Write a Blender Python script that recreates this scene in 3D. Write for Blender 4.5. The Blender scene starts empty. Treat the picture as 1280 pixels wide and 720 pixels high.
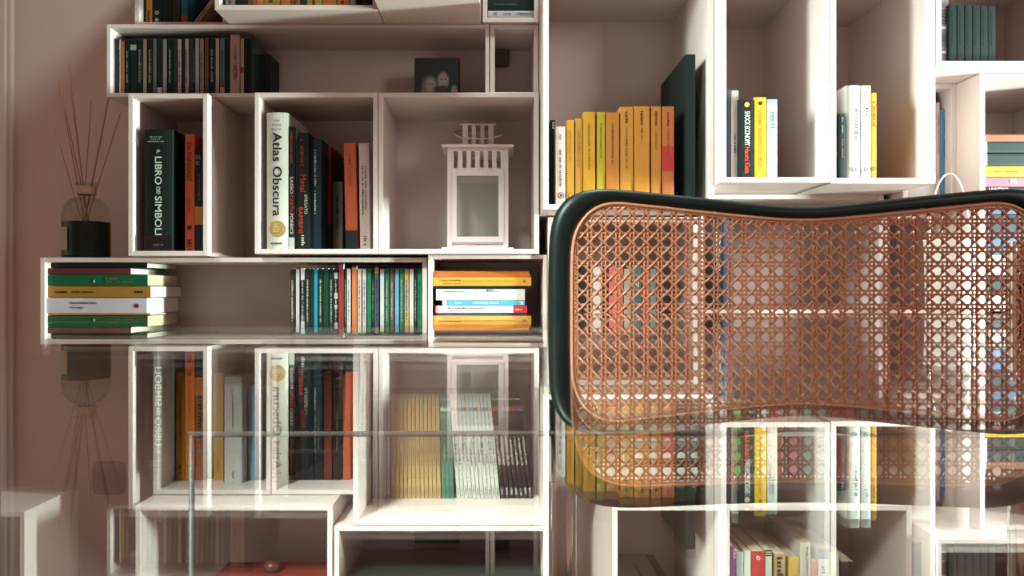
import bpy, bmesh, math, random
from mathutils import Vector, Matrix
random.seed(7)
scn = bpy.context.scene
COL = scn.collection
# ------------------------------------------------------------------ camera
F = 1026.0                 # focal length in px of a 1280 px wide frame
CX, CY = 622.0, 362.0      # vanishing point of the depth lines
TT = 0.750                 # table top height
HC = TT + 0.0225           # camera height
cam = bpy.data.cameras.new('camera'); co = bpy.data.objects.new('camera', cam); COL.objects.link(co)
cam.sensor_width = 36; cam.lens = F/1280*36
cam.shift_x = (640-CX)/1280; cam.shift_y = (CY-360)/1280
cam.clip_start = 0.005
co.location = (0, 0, HC); co.rotation_euler = (math.pi/2, 0, 0)
scn.camera = co
scn.view_settings.view_transform = 'Standard'; scn.view_settings.look = 'None'
scn.view_settings.gamma = 1; scn.view_settings.exposure = -0.08
# ------------------------------------------------------------------ light
w = bpy.data.worlds.new('world'); scn.world = w; w.use_nodes = True
w.node_tree.nodes['Background'].inputs[0].default_value = (1.0, 0.53, 0.50, 1)
w.node_tree.nodes['Background'].inputs[1].default_value = 0.31
def area(name, loc, target, sx, sy, power, col, spread=180):
    l = bpy.data.lights.new(name, 'AREA'); l.shape = 'RECTANGLE'; l.size = sx; l.size_y = sy
    l.energy = power; l.color = col; l.spread = math.radians(spread)
    o = bpy.data.objects.new(name, l); COL.objects.link(o); o.location = loc
    o.rotation_euler = (Vector(target)-Vector(loc)).to_track_quat('-Z', 'Y').to_euler()
    return o
area('ceiling_light', (0.25, 1.22, 2.52), (0.25, 1.40, 0.2), 0.40, 0.12, 28, (0.84, 1.0, 0.90), 170)
area('right_window_light', (1.95, 1.06, 0.86), (-0.4, 1.62, 0.92), 0.10, 0.40, 25, (0.76, 1.0, 0.90), 66)
area('left_window_light', (-0.80, 0.92, 1.40), (0.90, 1.5, 1.00), 0.2, 0.5, 3.3, (0.78, 1.0, 0.90), 42)
area('front_fill_light', (-1.0, -0.3, 2.1), (0.02, 1.57, 0.08), 0.4, 0.4, 14, (0.82, 1.0, 0.90), 32)  # unseen narrow fill, added to brighten the lower shelf boxes
area('right_fill_light', (1.6, -0.5, 1.5), (1.0, 1.6, 0.80), 0.5, 0.7, 5.6, (1.0, .93, 0.88), 64)  # added soft fill that lifts the box interiors on the right

# ------------------------------------------------------------------ helpers
def X(px, d): return (px-CX)*d/F
def Z(py, d): return HC-(py-CY)*d/F
def lin(c):
    return tuple(((v/255)/12.92 if v/255 <= .04045 else ((v/255+.055)/1.055)**2.4) for v in c)
MATS = {}
def mat(name, rgb, rough=.55, noise=.0, scale=60, bump=0, metal=0, spec=.5, coat=0):
    if name in MATS: return MATS[name]
    m = bpy.data.materials.new(name); m.use_nodes = True; nt = m.node_tree; b = nt.nodes['Principled BSDF']
    c = lin(rgb)
    b.inputs['Base Color'].default_value = (*c, 1); b.inputs['Roughness'].default_value = rough
    b.inputs['Metallic'].default_value = metal; b.inputs['Specular IOR Level'].default_value = spec
    b.inputs['Coat Weight'].default_value = coat
    tc = nt.nodes.new('ShaderNodeTexCoord'); n = nt.nodes.new('ShaderNodeTexNoise')
    n.inputs['Scale'].default_value = scale; n.inputs['Detail'].default_value = 4
    nt.links.new(tc.outputs['Object'], n.inputs['Vector'])
    if noise:
        mx = nt.nodes.new('ShaderNodeMix'); mx.data_type = 'RGBA'
        mx.inputs[6].default_value = (*[v*(1-noise) for v in c], 1); mx.inputs[7].default_value = (*[min(1, v*(1+noise)) for v in c], 1)
        nt.links.new(n.outputs['Fac'], mx.inputs[0]); nt.links.new(mx.outputs[2], b.inputs['Base Color'])
    if bump:
        bp = nt.nodes.new('ShaderNodeBump'); bp.inputs['Strength'].default_value = bump; bp.inputs['Distance'].default_value = .002
        nt.links.new(n.outputs['Fac'], bp.inputs['Height']); nt.links.new(bp.outputs[0], b.inputs['Normal'])
    MATS[name] = m; return m
def cm(rgb, rough=.5):     # coated paper / cloth colour
    rgb = tuple(int(v*(.84 if max(rgb) > 90 else .55)) for v in rgb)
    return mat('cover_%d_%d_%d' % rgb, rgb, max(rough, .5), .08, 90, spec=.22)
white = mat('white_lacquer', (208, 190, 185), .42, .02, 20, .05)
wall_m = mat('wall_paint', (214, 190, 182), .85, .05, 8, .25)
paper = mat('page_edges', (190, 168, 142), .8, .10, 240)
paper_w = mat('white_page_edges', (212, 200, 184), .8, .06, 240)
plastic = mat('clear_grey_plastic', (46, 66, 62), .25, .05, 30)
class MB:
    def __init__(s): s.bm = bmesh.new()
    def box(s, x0, x1, y0, y1, z0, z1, bev=0):
        r = bmesh.ops.create_cube(s.bm, size=1); vs = r['verts']
        for v in vs:
            v.co = Vector(((x0+x1)/2+v.co.x*(x1-x0), (y0+y1)/2+v.co.y*(y1-y0), (z0+z1)/2+v.co.z*(z1-z0)))
        if bev:
            es = list({e for v in vs for e in v.link_edges})
            bmesh.ops.bevel(s.bm, geom=es, offset=bev, segments=1, affect='EDGES')
        return s
    def poly(s, pts, faces):
        vs = [s.bm.verts.new(p) for p in pts]
        for f in faces:
            try: s.bm.faces.new([vs[i] for i in f])
            except ValueError: pass
        return s
    def lathe(s, prof, n=32, c=(0, 0), cap=True):
        rings = []
        for r, z in prof:
            rings.append([s.bm.verts.new((c[0]+r*math.cos(2*math.pi*k/n), c[1]+r*math.sin(2*math.pi*k/n), z)) for k in range(n)])
        for a, b in zip(rings, rings[1:]):
            for k in range(n): s.bm.faces.new((a[k], a[(k+1) % n], b[(k+1) % n], b[k]))
        if cap:
            s.bm.faces.new(rings[0][::-1]); s.bm.faces.new(rings[-1])
        return s
    def tube(s, pts, r, n=8, closed=False, flat=1.0, flataxis=None):
        pts = [Vector(p) for p in pts]; N = len(pts); rings = []
        up = Vector((0, 1, 0)) if flataxis is None else Vector(flataxis)
        for i, p in enumerate(pts):
            a = pts[(i-1) % N] if (closed or i > 0) else p
            b = pts[(i+1) % N] if (closed or i < N-1) else p
            t = (b-a).normalized(); u = up-t*up.dot(t)
            if u.length < 1e-4: u = Vector((1, 0, 0))-t*t.x
            u.normalize(); v = t.cross(u); rr = r[i] if isinstance(r, (list, tuple)) else r
            rings.append([s.bm.verts.new(p+u*math.cos(2*math.pi*k/n)*rr*flat+v*math.sin(2*math.pi*k/n)*rr) for k in range(n)])
        M = N if closed else N-1
        for i in range(M):
            a, b = rings[i], rings[(i+1) % N]
            for k in range(n): s.bm.faces.new((a[k], a[(k+1) % n], b[(k+1) % n], b[k]))
        if not closed:
            s.bm.faces.new(rings[0][::-1]); s.bm.faces.new(rings[-1])
        return s
    def build(s, name, m, parent=None, smooth=False, loc=None):
        bmesh.ops.recalc_face_normals(s.bm, faces=s.bm.faces)
        me = bpy.data.meshes.new(name); s.bm.to_mesh(me); s.bm.free(); me.materials.append(m)
        if smooth:
            for p in me.polygons: p.use_smooth = True
        o = bpy.data.objects.new(name, me); COL.objects.link(o)
        if parent: o.parent = parent
        if loc: o.location = loc
        return o
def tag(o, label=None, cat=None, group=None, kind=None):
    if label: o['label'] = label
    if cat: o['category'] = cat
    if group: o['group'] = group
    if kind: o['kind'] = kind
    return o
def empty(name, loc, label, cat, group=None, rot=(0, 0, 0)):
    o = bpy.data.objects.new(name, None); COL.objects.link(o); o.location = loc; o.rotation_euler = rot
    o.empty_display_size = .02
    return tag(o, label, cat, group)

# ------------------------------------------------------------------ setting
WALL = 1.875
MB().box(-2.2, 2.4, -2.5, WALL, -.05, 0).build('floor', mat('oak_floor', (150, 112, 84), .5, .25, 6)).__setitem__('kind', 'structure')
MB().box(-2.2, 2.4, WALL, WALL+.1, 0, 2.6).build('wall_back', wall_m).__setitem__('kind', 'structure')
MB().box(-2.3, -2.2, -2.5, WALL, 0, 2.6).build('wall_left', wall_m).__setitem__('kind', 'structure')
MB().box(2.4, 2.5, -2.5, WALL, 0, 2.6).build('wall_right', wall_m).__setitem__('kind', 'structure')
MB().box(-2.2, 2.4, -2.5, WALL, 2.6, 2.7).build('ceiling', mat('ceiling_paint', (225, 215, 208), .9, .02, 8)).__setitem__('kind', 'structure')
MB().box(X(-60, WALL), X(19, WALL), WALL-.014, WALL, 0, 2.2, .003).box(X(4, WALL), X(14, WALL), WALL-.022, WALL-.013, 0, 2.2, .003).build('trim_1', wall_m).__setitem__('kind', 'structure')

# ------------------------------------------------------------------ shelf boxes
BOX = {}
def shelf(key, x0, y0, x1, y1, d, back, label, th=.0095, closed=False):
    xa, xb, zt, zb = X(x0, d)+.0004, X(x1, d)-.0004, Z(y0, d)-.0004, Z(y1, d)+.0004
    zb = max(zb, .001)
    e = empty('shelf_box', ((xa+xb)/2, d, zb), label, 'shelf box', 'white modular shelf boxes')
    W = (xb-xa)/2; H = zt-zb; D = back-d; bv = .0006
    MB().box(-W, -W+th, 0, D, 0, H, bv).build('side_panel', white, e)
    MB().box(W-th, W, 0, D, 0, H, bv).build('side_panel', white, e)
    MB().box(-W+th, W-th, .0002, D, H-th, H, bv).build('top_panel', white, e)
    MB().box(-W+th, W-th, .0002, D, 0, th, bv).build('bottom_panel', white, e)
    MB().box(-W+th, W-th, D-.006, D, th, H-th).build('back_panel', white, e)
    if closed: MB().box(-W+th+.001, W-th-.001, .001, .016, th+.001, H-th-.001, .001).build('door', white, e)
    BOX[key] = dict(z=zb+th, back=back, d=d, x0=xa+th, x1=xb-th, top=zt)
    return e
G = 'in the '
shelf('L0', 168, -112, 284, 33.5, 1.67, 1.86, 'white shelf box at the top left edge holding dark books')
shelf('L1', 133, 30, 611.7, 121.3, 1.65, 1.81, 'long shallow white shelf box with the upper disc row and a photo block', th=.0078)
shelf('L2', 612.3, 30, 673.5, 121.3, 1.65, 1.81, 'narrow empty white shelf box right of the photo block')
shelf('T1', 268, -130, 472.3, 12.5, 1.5675, 1.86, 'protruding white shelf box at the top edge with orange and olive books')
shelf('T2', 460.8, -140, 599, -16, 1.449, 1.86, 'white shelf box jutting out furthest, only its underside in view', closed=True)
shelf('T3', 603, -90, 674, 28, 1.64, 1.86, 'small white shelf box above the narrow empty one, books lying in it')
shelf('B1', 160, 116.5, 260, 320, 1.61, 1.84, 'white shelf box with the thick black book and an orange book')
shelf('B2', 318, 115.3, 472.6, 317.5, 1.61, 1.84, 'white shelf box with the thick white atlas and dark books')
shelf('B3', 473, 115.3, 674, 317.5, 1.61, 1.84, 'white shelf box that holds only the slatted lantern')
shelf('M1', 50, 321.6, 534, 416, 1.65, 1.865, 'long white shelf box with lying books at left and a disc row at right')
shelf('M2', 534.8, 318.3, 684, 416, 1.63, 1.865, 'white shelf box with the stack under a yellow book', th=.0078)
shelf('N1', 191, 416.8, 338.7, 618.5, 1.65, 1.865, 'white shelf box seen through the glass with yellow and white books')
shelf('N2', 339.3, 416.8, 449, 618.5, 1.65, 1.865, 'white shelf box seen through the glass with dark books')
shelf('E', 441, 420, 686, 657, 1.57, 1.865, 'white shelf box seen through the glass, full of thin magazines')
shelf('D1', 169, 632, 415.5, 852, 1.57, 1.865, 'low white shelf box with sunlit top and a wooden knob inside')
shelf('G', 417.3, 657.6, 686, 852, 1.57, 1.865, 'low white shelf box holding a large black case')
shelf('F0', -70, 639.5, 31, 852, 1.57, 1.77, 'white shelf box at the bottom left edge of the picture')
shelf('C1', 679, -45, 892.5, 262, 1.50, 1.80, 'tall white shelf box with yellow paperbacks behind the chair')
shelf('W1', 901, -50, 1037.7, 228.5, 1.455, 1.80, 'tall bright shelf box with the black book with white and red lettering')
shelf('W2', 1038.3, -50, 1169.5, 229.5, 1.455, 1.80, 'tall bright shelf box with two thick white books')
shelf('R1', 1170, -80, 1410, 83, 1.455, 1.80, 'white shelf box top right with a row of dark green books')
shelf('R2', 1224.5, 91.7, 1400, 400, 1.50, 1.80, 'white shelf box at the right edge with a tall stack of lying books')
shelf('R3', 1128.5, 104, 1196, 262, 1.576, 1.82, 'narrow recessed white shelf box with a pink and a blue book')
shelf('C2', 684.6, 271, 872.5, 404, 1.62, 1.865, 'white shelf box behind the left half of the cane, a few upright books')
shelf('C3', 873.2, 242.5, 1105, 392, 1.62, 1.865, 'white shelf box behind the middle of the cane with dark books at left')
shelf('C4', 1105.8, 266, 1179, 392, 1.62, 1.865, 'white shelf box behind the cane, second from the right')
shelf('K1', 684.6, 420, 905.3, 602, 1.62, 1.865, 'white shelf box behind the lower cane with white books lying in it')
shelf('K2', 906, 393, 1179, 602, 1.62, 1.865, 'white shelf box behind the lower cane with green and red books')
shelf('K3', 1224.5, 401.5, 1400, 605, 1.50, 1.80, 'white shelf box under the lying stack at the right edge')
shelf('J1', 765, 631.5, 904.8, 852, 1.45, 1.82, 'low white shelf box beside the chrome tube with a framed print lying in it')
shelf('J2', 905.2, 631.5, 1140, 852, 1.45, 1.82, 'low white shelf box with the row of red, white and yellow books')
shelf('J3', 1166, 668, 1405, 852, 1.42, 1.82, 'low white shelf box at the bottom right corner')

# ------------------------------------------------------------------ text
def text_mesh(s, name='lettering', bold=.012):
    cu = bpy.data.curves.new(name, 'FONT'); cu.body = s; cu.size = 1; cu.extrude = .01; cu.resolution_u = 3; cu.offset = bold
    o = bpy.data.objects.new(name, cu); COL.objects.link(o)
    dg = bpy.context.evaluated_depsgraph_get(); me = bpy.data.meshes.new_from_object(o.evaluated_get(dg))
    bpy.data.objects.remove(o); me.name = name
    xs = [v.co.x for v in me.vertices]; ys = [v.co.y for v in me.vertices]
    return me, min(xs), max(xs), min(ys), max(ys)
ORI = {'down': ((0, 0, -1), (1, 0, 0)), 'up': ((0, 0, 1), (-1, 0, 0)), 'flat': ((1, 0, 0), (0, 0, 1))}
def put_text(s, parent, cx, cz, length, height, rgb, y=-.0007, ori='down', bold=0, name='lettering'):
    me, a, b, c, d = text_mesh(s, name)
    ux, uy = map(Vector, ORI[ori]); n = ux.cross(uy)
    for v in me.vertices:
        p = ux*((v.co.x-(a+b)/2)/(b-a)*length)+uy*((v.co.y-(c+d)/2)/(d-c)*height)+n*(v.co.z*.01)
        v.co = p+Vector((cx, y, cz))
    me.materials.append(cm(rgb, .6))
    o = bpy.data.objects.new(name, me); COL.objects.link(o); o.parent = parent
    return o
def marks(parent, cx, cz, length, height, rgb, y=-.0004, ori='down', name='printed_lines', rnd=None):
    """row of tiny glyph-sized strokes for print too small to read"""
    rnd = rnd or random; ux, uy = map(Vector, ORI[ori]); mb = MB(); t = -length/2; st = height*.72
    while t < length/2-st*.3:
        if rnd.random() < .13: t += st*.7; continue
        w_ = st*rnd.uniform(.35, .7); h0 = -height/2; h1 = height*rnd.uniform(.05, .5)
        pts = []
        for n_ in (0, -.0003):
            for (u, v) in ((t, h0), (t+w_, h0), (t+w_, h1), (t, h1)):
                pts.append(Vector((cx, y+n_, cz))+ux*u+uy*v)
        mb.poly(pts, [(0, 1, 2, 3), (4, 5, 6, 7), (0, 1, 5, 4), (1, 2, 6, 5), (2, 3, 7, 6), (3, 0, 4, 7)])
        t += st*.92
    return mb.build(name, cm(rgb, .6), parent)

# ------------------------------------------------------------------ books
BLACK = (24, 48, 44)
def book(x0, y0, x1, y1, d, depth, col, label, group=None, on=None, hard=False, round_=0., flat=False, lean=0., pages=None,
         bands=(), texts=(), lines=(), disc=(), rot=0., name='book', cat='book', zoff=0., tilt=0.):
    k = d/F
    if not flat:
        w_ = (x1-x0)*k; zb = Z(y1, d) if on is None else BOX[on]['z']+.0003
        H = Z(y0, d)-zb; loc = ((X(x0, d)+X(x1, d))/2, d, zb); r = (0, 0, rot)
        if lean:
            a = math.atan2(lean*k, H); r = (0, a, 0); H = H/math.cos(a); loc = (loc[0], d, zb+abs(math.sin(a))*w_/2)
    else:
        w_ = (y1-y0)*k; H = (x1-x0)*k; loc = (X(x1, d), d, Z((y0+y1)/2, d)); r = (tilt, -math.pi/2, rot)
    if on is not None: depth = min(depth, BOX[on]['back']-.008-d)
    e = empty(name, loc, label, cat, group); e.rotation_mode = 'XYZ'
    if flat:
        e.rotation_euler = (Matrix.Rotation(rot, 3, 'Z') @ Matrix.Rotation(tilt, 3, 'X') @ Matrix.Rotation(-math.pi/2, 3, 'Y')).to_euler()
    else: e.rotation_euler = r
    t = min(.0022 if hard else .0007, w_*.2); W = w_/2; bl = round_*w_*.5; rr = min(.0012, w_*.2)
    outer = [(-W, depth), (-W, rr)]
    for i in range(0, 7):
        u = i/6*2-1; outer.append((u*(W-rr*.4), -bl*(1-u*u)+(rr*.3 if abs(u) > .99 else 0)))
    outer += [(W, rr), (W, depth)]
    inner = [(max(-W+t, min(W-t, x)), y+t if 0 < i < len(outer)-1 else y) for i, (x, y) in enumerate(outer)]
    n = len(outer); pts = []
    for z in (0, H): pts += [(x, y, z) for x, y in outer]+[(x, y, z) for x, y in inner]
    fs = []
    for i in range(n-1):
        fs += [(i, i+1, 2*n+i+1, 2*n+i), (n+i, n+i+1, 3*n+i+1, 3*n+i), (i, i+1, n+i+1, n+i), (2*n+i, 2*n+i+1, 3*n+i+1, 3*n+i)]
    fs += [(0, n, 3*n, 2*n), (n-1, 2*n-1, 4*n-1, 3*n-1)]
    MB().poly(pts, fs).build('cover', cm(col), e)
    ins = .003 if hard else .0006
    MB().box(-W+t*1.05, W-t*1.05, t+.0004+(0 if not hard else .001), depth-ins, ins, H-ins).build('page_block', pages or paper, e)
    yf = -bl-.0001
    for a0, a1, c in bands:
        bw = W*.985
        MB().box(-bw, bw, -bl*.98-.0004, rr, H*(1-a1), H*(1-a0)).build('spine_label', cm(c), e)
    for s, a0, a1, c, h, rgb, *o_ in texts:
        ori = o_[0] if o_ else 'down'
        L, Ht = H*(a1-a0), h*w_
        if ori == 'flat': L, Ht = h*w_, H*(a1-a0)
        put_text(s, e, c*w_, H*(1-(a0+a1)/2), L, Ht, rgb, yf-.0008, ori)
    for a0, a1, c, h, rgb in lines:
        marks(e, c*w_, H*(1-(a0+a1)/2), H*(a1-a0), h*w_, rgb, yf-.0005)
    for q_, (a, c, rad, rgb) in enumerate(disc):
        mb = MB(); N = 18; R = rad*w_; z = H*(1-a); yo = .0004*q_
        pts = [(c*w_+R*math.cos(2*math.pi*i/N), y, z+R*math.sin(2*math.pi*i/N)) for y in (yf-.0007-yo, yf+.0004) for i in range(N)]
        mb.poly(pts, [tuple(range(N)), tuple(range(2*N-1, N-1, -1))]+[(i, (i+1) % N, N+(i+1) % N, N+i) for i in range(N)])
        mb.build('emblem', cm(rgb), e)
    return e
ORD = ['first', 'second', 'third', 'fourth', 'fifth', 'sixth', 'seventh', 'eighth', 'ninth', 'tenth', 'eleventh', 'twelfth', 'thirteenth', 'fourteenth', 'fifteenth',
       'sixteenth', 'seventeenth', 'eighteenth', 'nineteenth', 'twentieth', 'twenty-first', 'twenty-second', 'twenty-third', 'twenty-fourth', 'twenty-fifth', 'twenty-sixth',
       'twenty-seventh', 'twenty-eighth', 'twenty-ninth', 'thirtieth']
def disc_case(x0, x1, y0, d, depth, col, label, group, on, bands=(), lines=()):
    k = d/F; w_ = (x1-x0)*k; zb = BOX[on]['z']+.0003; H = Z(y0, d)-zb
    e = empty('disc_case', ((X(x0, d)+X(x1, d))/2, d, zb), label, 'disc case', group); W = w_/2
    MB().box(-W, W, .0012, depth, 0, H, .0004).build('case', plastic, e)
    MB().box(-W*.86, W*.86, 0, .0013, H*.02, H*.98).build('spine_insert', cm(col, .3), e)
    for a0, a1, c in bands: MB().box(-W*.84, W*.84, -.0004, .0005, H*(1-a1), H*(1-a0)).build('spine_patch', cm(c, .3), e)
    for a0, a1, c, h, rgb in lines: marks(e, c*w_, H*(1-(a0+a1)/2), H*(a1-a0), h*w_, rgb, -.0003)
    return e
dk = (20, 44, 40); tn = (178, 150, 138); li = (196, 178, 182)
up = [(138.5, 143.6, 49, li, 'pale'), (144.2, 148.8, 49, (70, 70, 74), 'grey mottled'), (149, 150.8, 48, (220, 200, 180), 'very thin cream'), (151, 155.6, 50, (176, 108, 52), 'orange-brown'),
      (156, 162, 49, dk, 'black'), (162.3, 171, 49, (26, 50, 46), 'black with a white square'), (171.4, 178.4, 48, dk, 'black'), (178.8, 183.4, 48, (150, 128, 116), 'grey-tan'), (184, 190.8, 48, dk, 'black'),
      (191.3, 195.6, 48, (104, 100, 96), 'dull grey'), (196, 203, 48, (30, 50, 48), 'black with a white foot'), (203.5, 208.4, 48, (150, 136, 136), 'grey'), (209, 216, 48, dk, 'black'), (216.5, 221, 48, (48, 72, 68), 'dark grey-green'),
      (221.8, 226.9, 48, tn, 'tan'), (227.4, 231, 48, dk, 'black'), (231.3, 235.9, 47.5, tn, 'tan'), (236.4, 241, 47.5, (84, 80, 64), 'olive'), (241.3, 243.6, 47.5, dk, 'thin black'), (244, 248.7, 47, (166, 146, 150), 'lilac'),
      (249.5, 254.7, 47.5, (142, 124, 112), 'brownish grey'), (255.4, 260.8, 47, (96, 66, 50), 'brown'), (261.3, 269, 47, dk, 'wide black'), (269.4, 274, 47, tn, 'tan'), (274.6, 281, 47, (92, 110, 120), 'blue-grey with a red mark'), (281.4, 287, 47, dk, 'black')]
gup = 'discs in the upper row'
for i, (a, b, y, c, nm) in enumerate(up):
    bands = []; lines = []
    if 'square' in nm: bands = [(.1, .2, (170, 160, 150))]
    if 'foot' in nm: bands = [(.88, 1, li)]
    if 'red mark' in nm: bands = [(.8, .88, (150, 50, 44)), (.88, .99, tn)]
    if i % 2 == 0: lines = [(.2, .8, 0, .35, (150, 140, 130) if c == dk else (60, 60, 58))]
    disc_case(a, b, y, 1.662, .122, c, '%s disc case, %s from the left in the upper row' % (nm, ORD[i]), gup, 'L1', bands, lines)
book(287.6, 43.5, 299.6, 0, 1.662, .125, (196, 160, 150), 'tall pale pink boxed set near the right end of the upper disc row', gup, 'L1', texts=[('ANCORA', .5, .76, .05, .4, (50, 60, 58))], lines=[(.2, .48, .05, .3, (140, 100, 96))])
disc_case(300.4, 305.2, 47, 1.662, .122, (196, 168, 150), 'cream disc case with a red mark, right of the pale pink boxed set', gup, 'L1', [(.52, .62, (170, 60, 50))])
disc_case(305.8, 310.2, 46, 1.662, .122, dk, 'black disc case just left of the last in the upper row', gup, 'L1')
disc_case(310.6, 315.2, 46, 1.662, .122, (24, 46, 42), 'black disc case that ends the upper row', gup, 'L1')
book(318, 68, 338, 0, 1.72, .07, (46, 66, 56), 'dull green book set back at the right end of the upper disc row', None, 'L1')
MB().box(-.03, .03, 0, .03, 0, .008, .002).box(-.03, .004, .004, .02, .008, .0135, .001).build('folded_case', cm(BLACK), None, loc=(X(359, 1.7), 1.70, BOX['L1']['z']+.0003))
tag(bpy.data.objects['folded_case'], 'flat black case lying on the long upper shelf', 'case')
# lower discs
s = lambda v: 355+v/7.11
lo = [(52, 98, (70, 66, 52), 'dark brown', 336), (104, 138, (206, 190, 194), 'pale lilac', 335), (146, 186, (40, 62, 58), 'black with white ends', 335), (189, 231, (36, 58, 56), 'black', 335), (234, 264, (22, 60, 56), 'dark teal', 335),
      (266, 300, (36, 142, 172), 'bright blue', 335), (304, 347, (30, 52, 46), 'black with pale print', 335), (350, 397, (16, 88, 62), 'deep green', 335), (400, 441, (26, 46, 44), 'black', 335), (444, 480, (22, 34, 34), 'black with white shapes', 335),
      (484, 533, (150, 42, 50), 'red', 329.5), (536, 556, dk, 'thin black', 335), (558, 594, (212, 206, 206), 'white', 335), (602, 648, (206, 110, 62), 'orange', 333), (652, 690, (214, 188, 176), 'pale pink', 335), (696, 732, (214, 208, 200), 'off-white', 335),
      (738, 778, (28, 128, 88), 'green', 335), (781, 801, dk, 'thin black', 335), (804, 842, (88, 98, 122), 'blue-grey with a yellow top', 333), (852, 892, (216, 220, 220), 'white', 335), (896, 936, (24, 120, 84), 'green', 335),
      (940, 980, (98, 84, 56), 'olive brown', 335), (985, 1024, (120, 168, 214), 'light blue', 335), (1028, 1066, (30, 124, 84), 'green', 335), (1070, 1110, (200, 172, 148), 'tan with yellow ends', 335), (1113, 1154, (224, 222, 204), 'cream with black print', 335),
      (1157, 1182, dk, 'black', 335), (1185, 1223, (34, 136, 92), 'green', 335)]
for i, (a, b, c, nm, y) in enumerate(lo):
    bands = []; lines = []
    if 'white ends' in nm: bands = [(0, .2, (212, 202, 204)), (.8, 1, (212, 202, 204))]
    if 'yellow top' in nm: bands = [(.02, .12, (216, 168, 50))]
    if 'yellow ends' in nm: bands = [(.08, .2, (222, 170, 60)), (.75, .88, (222, 170, 60))]
    if 'white shapes' in nm: bands = [(.08, .18, (170, 170, 164)), (.42, .52, (176, 170, 168)), (.62, .68, (150, 150, 146))]
    if nm in ('red', 'deep green', 'bright blue') or i % 3 == 1: pass
    else: lines = [(.2, .82, 0, .35, (200, 190, 170) if sum(c) < 260 else (60, 60, 58))]
    disc_case(s(a), s(b), y, 1.666, .14, c, '%s disc case, %s from the left in the lower row' % (nm, ORD[i]), 'discs in the lower row', 'M1', bands, lines)

# left lying stack
gl = 'books lying at the left end of the long shelf'
book(60, 400, 186, 409.5, 1.66, .15, (88, 92, 90), 'grey book at the very bottom of the left lying stack', gl, flat=True, hard=True)
book(58, 392.4, 186, 399.7, 1.66, .15, (130, 54, 48), 'red-brown book under the white one in the left lying stack', gl, flat=True)
book(57, 372.6, 183.5, 392, 1.655, .165, (222, 214, 224), 'white book with a small red round emblem in the left lying stack', gl, flat=True, pages=paper_w,
     texts=[('Sartori Inchiesta Franco', .25, .51, .2, .16, (120, 70, 90)), ('Antologia', .25, .38, -.12, .16, (150, 40, 60))], disc=[(.9, 0, .15, (176, 40, 48))])
book(60, 357.8, 188, 371.8, 1.66, .16, (184, 128, 50), 'ochre book directly on the white one in the left lying stack', gl, flat=True, pages=paper_w, lines=[(.08, .19, 0, .2, (40, 40, 30)), (.24, .46, 0, .16, (90, 66, 30)), (.84, .94, 0, .2, (50, 40, 30))])
book(59, 343.2, 184.5, 357.2, 1.66, .155, (28, 98, 66), 'green book directly on the ochre one in the left lying stack', gl, flat=True,
     texts=[('4', .455, .48, -.1, .3, (214, 224, 210), 'down')], lines=[(.58, .7, .15, .14, (130, 130, 60)), (.58, .86, -.15, .14, (130, 130, 60))])
book(59.5, 335.2, 163.5, 342.9, 1.66, .16, (112, 50, 42), 'red-brown thin book near the top of the left lying stack', gl, flat=True, pages=paper_w)
book(63, 328.6, 184, 334.9, 1.672, .15, (22, 58, 52), 'dark green thin book topmost of the left lying stack', gl, flat=True, pages=paper_w)
MB().tube([(0, 0, 0), (.003, 0, .004), (.001, 0, .009)], .0025, 8).build('pen_cap', cm(BLACK), None, loc=(X(269, 1.70), 1.70, BOX['M1']['z']+.003)); tag(bpy.data.objects['pen_cap'], 'tiny black cap lying on the long lower shelf', 'cap')
# right lying stack
gr = 'books lying under the yellow one'
book(548, 401, 660, 409.6, 1.645, .15, (58, 70, 80), 'dark blue book at the very bottom of the stack under the yellow book', gr, flat=True)
book(545, 391.6, 658, 400.7, 1.645, .15, (190, 180, 170), 'grey book under the white and red one in the right lying stack', gr, flat=True)
book(544, 382.2, 659, 391.2, 1.64, .15, (222, 216, 212), 'white book with a red block at its right end in the right lying stack', gr, flat=True, pages=paper_w,
     bands=[(.85, 1, (204, 42, 50)), (0, .012, (200, 60, 60)), (.02, .03, (200, 60, 60))], lines=[(.14, .54, .2, .2, (90, 80, 80)), (.14, .42, -.2, .2, (180, 80, 80)), (.87, .95, 0, .25, (230, 200, 200))])
book(553, 375.6, 656, 382, 1.64, .15, (84, 164, 196), 'light blue thin book with a white letter in the right lying stack', gr, flat=True, bands=[(0, .045, (224, 224, 214))],
     texts=[('K', .93, .98, 0, .8, (236, 240, 236), 'up')], lines=[(.16, .23, 0, .35, (230, 240, 240)), (.37, .68, 0, .4, (230, 240, 240))])
book(545, 361.4, 656, 375.4, 1.64, .15, (224, 216, 206), 'white book with a black mark on its spine in the right lying stack', gr, flat=True, pages=paper_w,
     bands=[], lines=[(.07, .33, .3, .14, (90, 90, 86)), (.66, .73, .32, .12, (90, 90, 86))], texts=[('EO', .57, .65, .36, .24, (20, 30, 30))])
book(541, 358, 661, 361.1, 1.645, .15, BLACK, 'thin black book between the yellow and the white one', gr, flat=True)
book(539.5, 346, 664, 357.6, 1.64, .15, (226, 160, 56), 'yellow paperback topmost of its stack, tilted to show its orange cover', gr, flat=True, tilt=-0.0, pages=paper,
     lines=[(.08, .3, .12, .17, (120, 90, 40)), (.1, .3, -.22, .15, (150, 110, 50)), (.32, .84, .06, .14, (190, 120, 60)), (.92, .95, .05, .3, (120, 70, 40))])
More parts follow.
